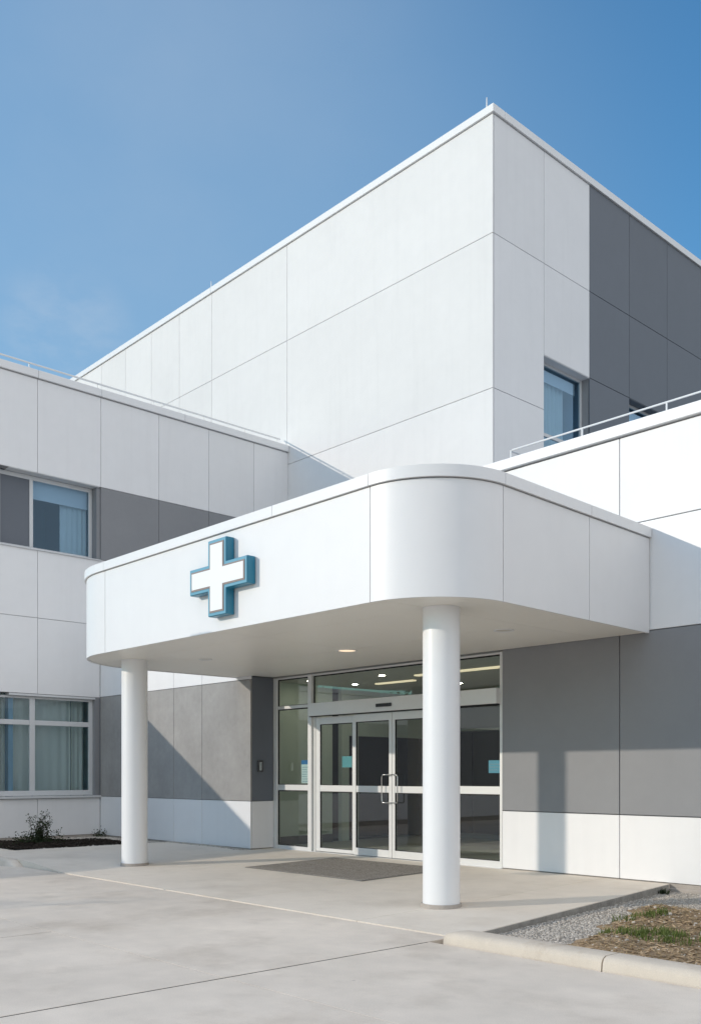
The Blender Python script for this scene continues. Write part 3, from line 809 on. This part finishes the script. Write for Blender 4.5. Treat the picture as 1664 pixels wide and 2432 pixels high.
for px,py,sx,sy,n in patches:
    cl=[(px+rng.gauss(0,sx*.5),py+rng.gauss(0,sy*.5)) for _ in range(n//24)]
    for _ in range(n):
        c_=rng.choice(cl); x=c_[0]+rng.gauss(0,.035); y=c_[1]+rng.gauss(0,.035)
        if in_soil(x,y) and y>6.45: blade(gr,x,y,soilz(x,y)-.004,rng.uniform(.035,.10))
tag(gr.build('grass',M['grass']),'sparse green grass tufts growing in the brown soil','grass',kind='stuff')
dg=MB(); k=0
while k<2600:
    x=rng.uniform(-5.5,-2.2); y=rng.uniform(6.45,9.6)
    if not in_soil(x-.1,y): continue
    blade(dg,x,y,soilz(x,y)-.003,rng.uniform(.015,.05),2.2,.0025); k+=1
tag(dg.build('dry_grass',M['straw']),'dead straw coloured grass lying over the soil','dry grass',kind='stuff')
# weed at the wall corner
wdg=thing('weed','tiny dark weed at the foot of the white wall where slab meets gravel','weed',(edge_x(10.6)+.05,10.6,0))
wm=MB()
for _ in range(60): blade(wm,edge_x(10.6)+.05+rng.gauss(0,.035),10.6+rng.gauss(0,.03),bedz(0,10.6),rng.uniform(.03,.09),.8,.006)
wm.build('foliage',M['shrubleaf'],wdg)

# left planted bed
def lz(x,y):
    e=min(1,max(0,(x+18.75)/.3)); e=min(e,max(0,(9.95-y)/.25))
    return .075+.02*e+.014*e*h2(x*1.3,y*1.3)+.045*e*math.exp(-((x+17.9)**2/.8+(y-8.2)**2/1.2))
struct(field('gravel_bed',-19.41,-16.5,7.2,10.4,lambda x,y:.07,M['gravelbed'],10,10),'gravel strip along the foot of the ward wing')
struct(field('soil',-18.75,-16.52,7.2,9.95,lz,M['darksoil'],80,90),'dark mulched soil bed under the ground floor window')
g2=MB(); k=0
while k<3500:
    x=rng.uniform(-19.38,-16.5); y=rng.uniform(7.3,10.38)
    if x>-18.66 and y<9.86 and rng.random()>.03: continue
    stone(g2,x,y,.075+(.02 if x>-18.7 and y<9.9 else 0),rng.choice((.016,.02,.026))); k+=1
for k in range(500):
    y=rng.uniform(7.3,10.3); stone(g2,-16.56+rng.gauss(0,.05),y,.095,rng.choice((.012,.016)))
for k in range(900):
    x=rng.uniform(-16.5,-13.9); y=10.38-abs(rng.gauss(0,.055)); stone(g2,x,y,slab_z(x,y)+.006,rng.choice((.009,.012,.016)))
tag(g2.build('gravel',M['gravel']),'shaded gravel strip between the dark bed and the wing wall','gravel',kind='stuff')
c2=MB()
for k in range(2600):
    x=rng.uniform(-18.7,-16.55); y=rng.uniform(7.2,9.9); chip(c2,x,y,lz(x,y)+.006,rng.uniform(.03,.10))
tag(c2.build('mulch',M['darkchip']),'dark bark chips covering the shaded bed','mulch',kind='stuff')

# shrubs
def leafquad(mb,p,L,w,d=None):
    d=d or Vector((rng.gauss(0,1),rng.gauss(0,1),rng.gauss(0,.7)))
    d=d.normalized(); u=d.cross(Vector((rng.gauss(0,1),rng.gauss(0,1),rng.gauss(0,1))))
    if u.length<1e-4: return
    u=u.normalized()*w/2
    mb.add([p,p+d*L*.5+u,p+d*L,p+d*L*.5-u],[(0,1,2,3)])
def shrub(x,y,z,h,spread,nst,label,leaves=9):
    t=thing('shrub',label,'shrub',(x,y,z),'small shrubs in the dark bed')
    st=MB(); lf=MB()
    for i in range(nst):
        a=rng.random()*6.28; tilt=rng.uniform(.05,spread); H=h*rng.uniform(.45,1)
        p0=Vector((x+rng.gauss(0,.06),y+rng.gauss(0,.06),z)); pts=[p0]
        d=Vector((math.cos(a)*tilt,math.sin(a)*tilt,1)).normalized()
        for k in range(1,6):
            d=(d+Vector((rng.gauss(0,.16),rng.gauss(0,.16),.05))).normalized(); pts.append(pts[-1]+d*H/5)
        st.tube(pts,[.006,.0055,.005,.004,.003,.002],5)
        for k in range(1,6):
            for _ in range(leaves):
                b=pts[k]+Vector((rng.gauss(0,.02),rng.gauss(0,.02),rng.uniform(-.06,.03)))
                leafquad(lf,b,rng.uniform(.03,.055),rng.uniform(.014,.026))
            if rng.random()<.6:
                e=pts[k]+Vector((rng.gauss(0,.08),rng.gauss(0,.08),rng.uniform(.02,.1)))
                st.tube([pts[k],e],[.003,.0015],4)
                for _ in range(leaves): leafquad(lf,e+Vector((rng.gauss(0,.02),rng.gauss(0,.02),rng.gauss(0,.02))),rng.uniform(.03,.05),rng.uniform(.012,.024))
    for _ in range(900):
        p=Vector((x+rng.gauss(0,.17),y+rng.gauss(0,.2),z+abs(rng.gauss(0,.10)))); leafquad(lf,p,.05,.026)
    st.build('stems',M['twig'],t); lf.build('foliage',M['shrubleaf'],t)
shrub(-17.75,8.2,.11,.62,.45,16,'small upright shrub with sparse twigs in the dark bed below the window')
def lowplant(x,y,label):
    t=thing('shrub',label,'shrub',(x,y,.08),'small shrubs in the dark bed')
    lf=MB()
    for _ in range(160): leafquad(lf,Vector((x+rng.gauss(0,.09),y+rng.gauss(0,.09),.1+abs(rng.gauss(0,.06)))),.045,.02)
    lf.build('foliage',M['shrubleaf'],t)
lowplant(-18.6,8.25,'low dark sprig by the wing wall left of the twiggy shrub')
lowplant(-19.15,10.25,'tiny dark tuft in the wall corner of the shaded bed')

# ------------------------------------------------------------------ mat
dm=thing('door_mat','large dark grey fibre mat lying before the sliding doors','door mat',(-10.3,9.5,.07))
def matz(x,y): return slab_z(x,y)
m_=MB(); x0,x1,y0,y1=-11.55,-9.07,8.62,10.36
v=[];f=[]
for zoff in (.002,.013):
    for x,y in ((x0,y0),(x1,y0),(x1,y1),(x0,y1)): v.append((x,y,matz(x,y)+zoff))
m_.add(v,[(0,3,2,1),(4,5,6,7),(0,1,5,4),(1,2,6,5),(2,3,7,6),(3,0,4,7)]); m_.build('pile',M['mat'],dm,bevel=.003)
e_=MB(); b_=.03
for (xa,xb,ya,yb) in ((x0-b_,x1+b_,y0-b_,y0),(x0-b_,x1+b_,y1,y1+b_),(x0-b_,x0,y0,y1),(x1,x1+b_,y0,y1)):
    v=[(x,y,matz(x,y)+.001) for x,y in ((xa,ya),(xb,ya),(xb,yb),(xa,yb))]; v+=[(p[0],p[1],p[2]+.008) for p in v]
    e_.add(v,[(0,3,2,1),(4,5,6,7),(0,1,5,4),(1,2,6,5),(2,3,7,6),(3,0,4,7)])
e_.build('rubber_edge',M['matedge'],dm)

# ------------------------------------------------------------------ trees beyond the frame (reflected in the glass, shadow on the drive)
def tree_mesh(H,rad,n,seed,lo=.35,leafL=.16):
    rr=random.Random(seed); tr=MB(); lf=MB()
    tips=[]
    top=Vector((rr.gauss(0,.2),rr.gauss(0,.2),H*.8))
    tr.tube([Vector((0,0,0)),Vector((.03,.02,H*.3)),top*.6,top],[H*.022,H*.017,H*.011,H*.003],8)
    for i in range(26):
        z0=H*rr.uniform(lo*.8,.75); a=rr.random()*6.28
        L=rad*rr.uniform(.5,1.0)*(1-.5*max(0,(z0/H-.5)))
        b=Vector((.03,.02,z0)); e=b+Vector((math.cos(a)*L,math.sin(a)*L,L*rr.uniform(.25,.8)))
        mid=(b+e)/2+Vector((rr.gauss(0,.12),rr.gauss(0,.12),rr.uniform(0,.2)))
        tr.tube([b,mid,e],[H*.008,H*.005,H*.002],6); tips+=[mid,e,(mid+e)/2]
        for _ in range(3):
            q=mid+(e-mid)*rr.random()+Vector((rr.gauss(0,.3),rr.gauss(0,.3),rr.uniform(.1,.5)))*rad*.35
            tr.tube([mid+(e-mid)*.3,q],[H*.003,H*.001],4); tips.append(q)
    for i in range(n):
        c=rr.choice(tips); p=c+Vector((rr.gauss(0,.2),rr.gauss(0,.2),rr.gauss(0,.17)))*rad*.7
        d=Vector((rr.gauss(0,1),rr.gauss(0,1),rr.gauss(0,.8))).normalized(); u=d.cross(Vector((rr.gauss(0,1),rr.gauss(0,1),rr.gauss(0,1)))).normalized()
        L=leafL*rr.uniform(.6,1.2); w=u*L*.28
        lf.add([p,p+d*L*.5+w,p+d*L,p+d*L*.5-w],[(0,1,2,3)])
    return tr,lf
def tree(loc,H,rad,n,seed,label,leafL=.16):
    t=thing('broadleaf_tree',label,'tree',(0,0,0),'trees standing across the driveway')
    tr,lf=tree_mesh(H,rad,n,seed,leafL=leafL)
    tr.build('trunk',M['bark'],t); lf.build('crown',M['treeleaf'],t)
    t.location=loc
    return t
tree((-17.2,-8.4,-.3),5.9,1.7,1300,11,'slender thin-leaved tree at the end of the low annex',.12)
t0=tree((-38,-22,-.3),9.5,3.2,5200,12,'tall full tree standing behind the low annex',.3)
def copy_tree(o,loc,rot,sc_,label):
    c=o.copy(); COL.objects.link(c); c.location=loc; c.rotation_euler=(0,0,rot); c.scale=(sc_,)*3; c['label']=label
    for ch_ in o.children:
        q=ch_.copy(); COL.objects.link(q); q.parent=c
    return c
for (x,y,r,s_,l) in ((-45,-13,1.2,1.1,'broad full tree farthest left behind the annex roof'),(-47,-30,2.3,.95,'rounded tree in the far row across the drive'),(-30,-34,3.1,1.0,'full tree beyond the open end of the drive'),(-20,-40,.4,1.15,'tallest full tree at the far edge of the drive'),(-8,-44,1.9,.9,'smaller full tree across the drive facing the doors'),(8,-46,4.1,1.05,'full tree across the drive behind the viewpoint'),(30,-30,5.0,1.1,'broad tree to the right behind the viewpoint'),(42,-8,2.9,1.0,'lone full tree far off to the right')):
    copy_tree(t0,(x,y,-.3),r,s_,l)

bn=thing('blocker_pole','unseen slim pole added to shadow the wall, with a narrow white banner at the edge of the drive','blocker',(-12.51,2.9,0))  # unseen pole and sheet, added only to cast a post shadow on the wall
MB().cyl(-12.51,2.9,-.02,4.664,.02,.014,n=16).build('pole',M['steel'],bn)
MB().cyl(-12.51,2.9,0,.05,.16,.15,n=24).build('base_plate',M['steel'],bn)
bw=.235
MB().box(-12.51-bw,-12.51+bw,2.875,2.878,2.86,4.662).build('blocker_sheet',M['blind'],bn)
MB().tube([(-12.51-bw,2.88,4.652),(-12.51+bw,2.88,4.652)],.008,8).tube([(-12.51-bw,2.88,2.87),(-12.51+bw,2.88,2.87)],.008,8).build('blocker_arm',M['steel'],bn)

# ------------------------------------------------------------------ camera, light, sky
cam=bpy.data.cameras.new('camera'); co_=bpy.data.objects.new('camera',cam); COL.objects.link(co_); sc.camera=co_
F=2264.0; W_,H_=1664.0,2432.0
cam.sensor_fit='VERTICAL'; cam.sensor_height=36; cam.lens=36*F/H_
cam.shift_y=(1840-H_/2)/H_; cam.shift_x=0
cam.clip_start=.05; cam.clip_end=2000
co_.location=(0,0,1.45)
fw_=Vector((-.7329,.6805,0)).normalized()
co_.rotation_euler=fw_.to_track_quat('-Z','Y').to_euler()

sd=Vector((.60,1.0,-.36)).normalized()
sl=bpy.data.lights.new('sun','SUN'); sl.energy=2.75; sl.angle=R(.53); sl.color=(1,.895,.765)
so_=bpy.data.objects.new('sun',sl); COL.objects.link(so_); so_.rotation_euler=sd.to_track_quat('-Z','Y').to_euler(); so_.location=(-20,-30,20)
elev=math.asin(-sd.z); az=math.atan2(-sd.x,-sd.y)
w=bpy.data.worlds.new('World'); sc.world=w; w.use_nodes=True
nt=w.node_tree; nd=nt.nodes; lk=nt.links; bg=nd['Background']
sky=nd.new('ShaderNodeTexSky'); sky.sky_type='NISHITA'; sky.sun_disc=False
sky.sun_elevation=elev; sky.sun_rotation=az%(2*math.pi)
sky.altitude=0; sky.air_density=1.6; sky.dust_density=.12; sky.ozone_density=5.0
bg.inputs['Strength'].default_value=.15
# faint haze and cirrus wisps, then an added fill veil out of view
tc=nd.new('ShaderNodeTexCoord'); nrm=nd.new('ShaderNodeVectorMath'); nrm.operation='NORMALIZE'; lk.new(tc.outputs['Generated'],nrm.inputs[0])
def cloud_or_fill(direction, inner, outer, scale, stretch, lo, hi, amt, prev, seed, col=(5.6,5.9,6.3)):
    dp=nd.new('ShaderNodeVectorMath'); dp.operation='DOT_PRODUCT'; lk.new(nrm.outputs[0],dp.inputs[0]); dp.inputs[1].default_value=Vector(direction).normalized()
    mr=nd.new('ShaderNodeMapRange'); mr.interpolation_type='SMOOTHSTEP'; lk.new(dp.outputs['Value'],mr.inputs[0]); mr.inputs[1].default_value=math.cos(R(outer)); mr.inputs[2].default_value=math.cos(R(inner))
    mp=nd.new('ShaderNodeMapping'); lk.new(nrm.outputs[0],mp.inputs[0]); mp.inputs['Scale'].default_value=stretch; mp.inputs['Location'].default_value=(seed,seed*.7,0)
    n=nd.new('ShaderNodeTexNoise'); n.inputs['Scale'].default_value=scale; n.inputs['Detail'].default_value=7; n.inputs['Roughness'].default_value=.58; lk.new(mp.outputs[0],n.inputs['Vector'])
    m2=nd.new('ShaderNodeMapRange'); m2.interpolation_type='SMOOTHSTEP'; lk.new(n.outputs['Fac'],m2.inputs[0]); m2.inputs[1].default_value=lo; m2.inputs[2].default_value=hi
    mu=nd.new('ShaderNodeMath'); mu.operation='MULTIPLY'; lk.new(mr.outputs[0],mu.inputs[0]); lk.new(m2.outputs[0],mu.inputs[1])
    m3=nd.new('ShaderNodeMath'); m3.operation='MULTIPLY'; lk.new(mu.outputs[0],m3.inputs[0]); m3.inputs[1].default_value=amt
    mx=nd.new('ShaderNodeMixRGB'); lk.new(m3.outputs[0],mx.inputs[0]); lk.new(prev,mx.inputs[1]); mx.inputs[2].default_value=(*col,1)
    return mx.outputs[0]
mlt=nd.new('ShaderNodeVectorMath'); mlt.operation='MULTIPLY'; lk.new(sky.outputs[0],mlt.inputs[0]); mlt.inputs[1].default_value=(.84,1.33,1.56)
c=cloud_or_fill((-.96,.46,.42),0,38,.5,(1,1,1),-.6,-.5,.33,mlt.outputs[0],0,(3.7,5.3,6.8))
c=cloud_or_fill((-.938,.46,.455),.5,4.4,11,(1,1,2.0),.36,.70,.20,c,3.1)
c=cloud_or_fill((-.95,.35,.75),5,28,1.6,(1,1,1.6),.3,.75,.14,c,1.7)
c=cloud_or_fill((.78,.03,.60),40,82,2.2,(1,1,1.8),.18,.46,.94,c,5.3,(8.3,8.5,8.9))  # bright veil outside the view, added to lift the shaded walls
lk.new(c,bg.inputs['Color'])
sc.view_settings.view_transform='Standard'; sc.view_settings.look='None'; sc.view_settings.exposure=-.27; sc.view_settings.gamma=1
sc.cycles.max_bounces=8; sc.cycles.transparent_max_bounces=16; sc.cycles.sample_clamp_indirect=6
sc.cycles.use_denoising=True
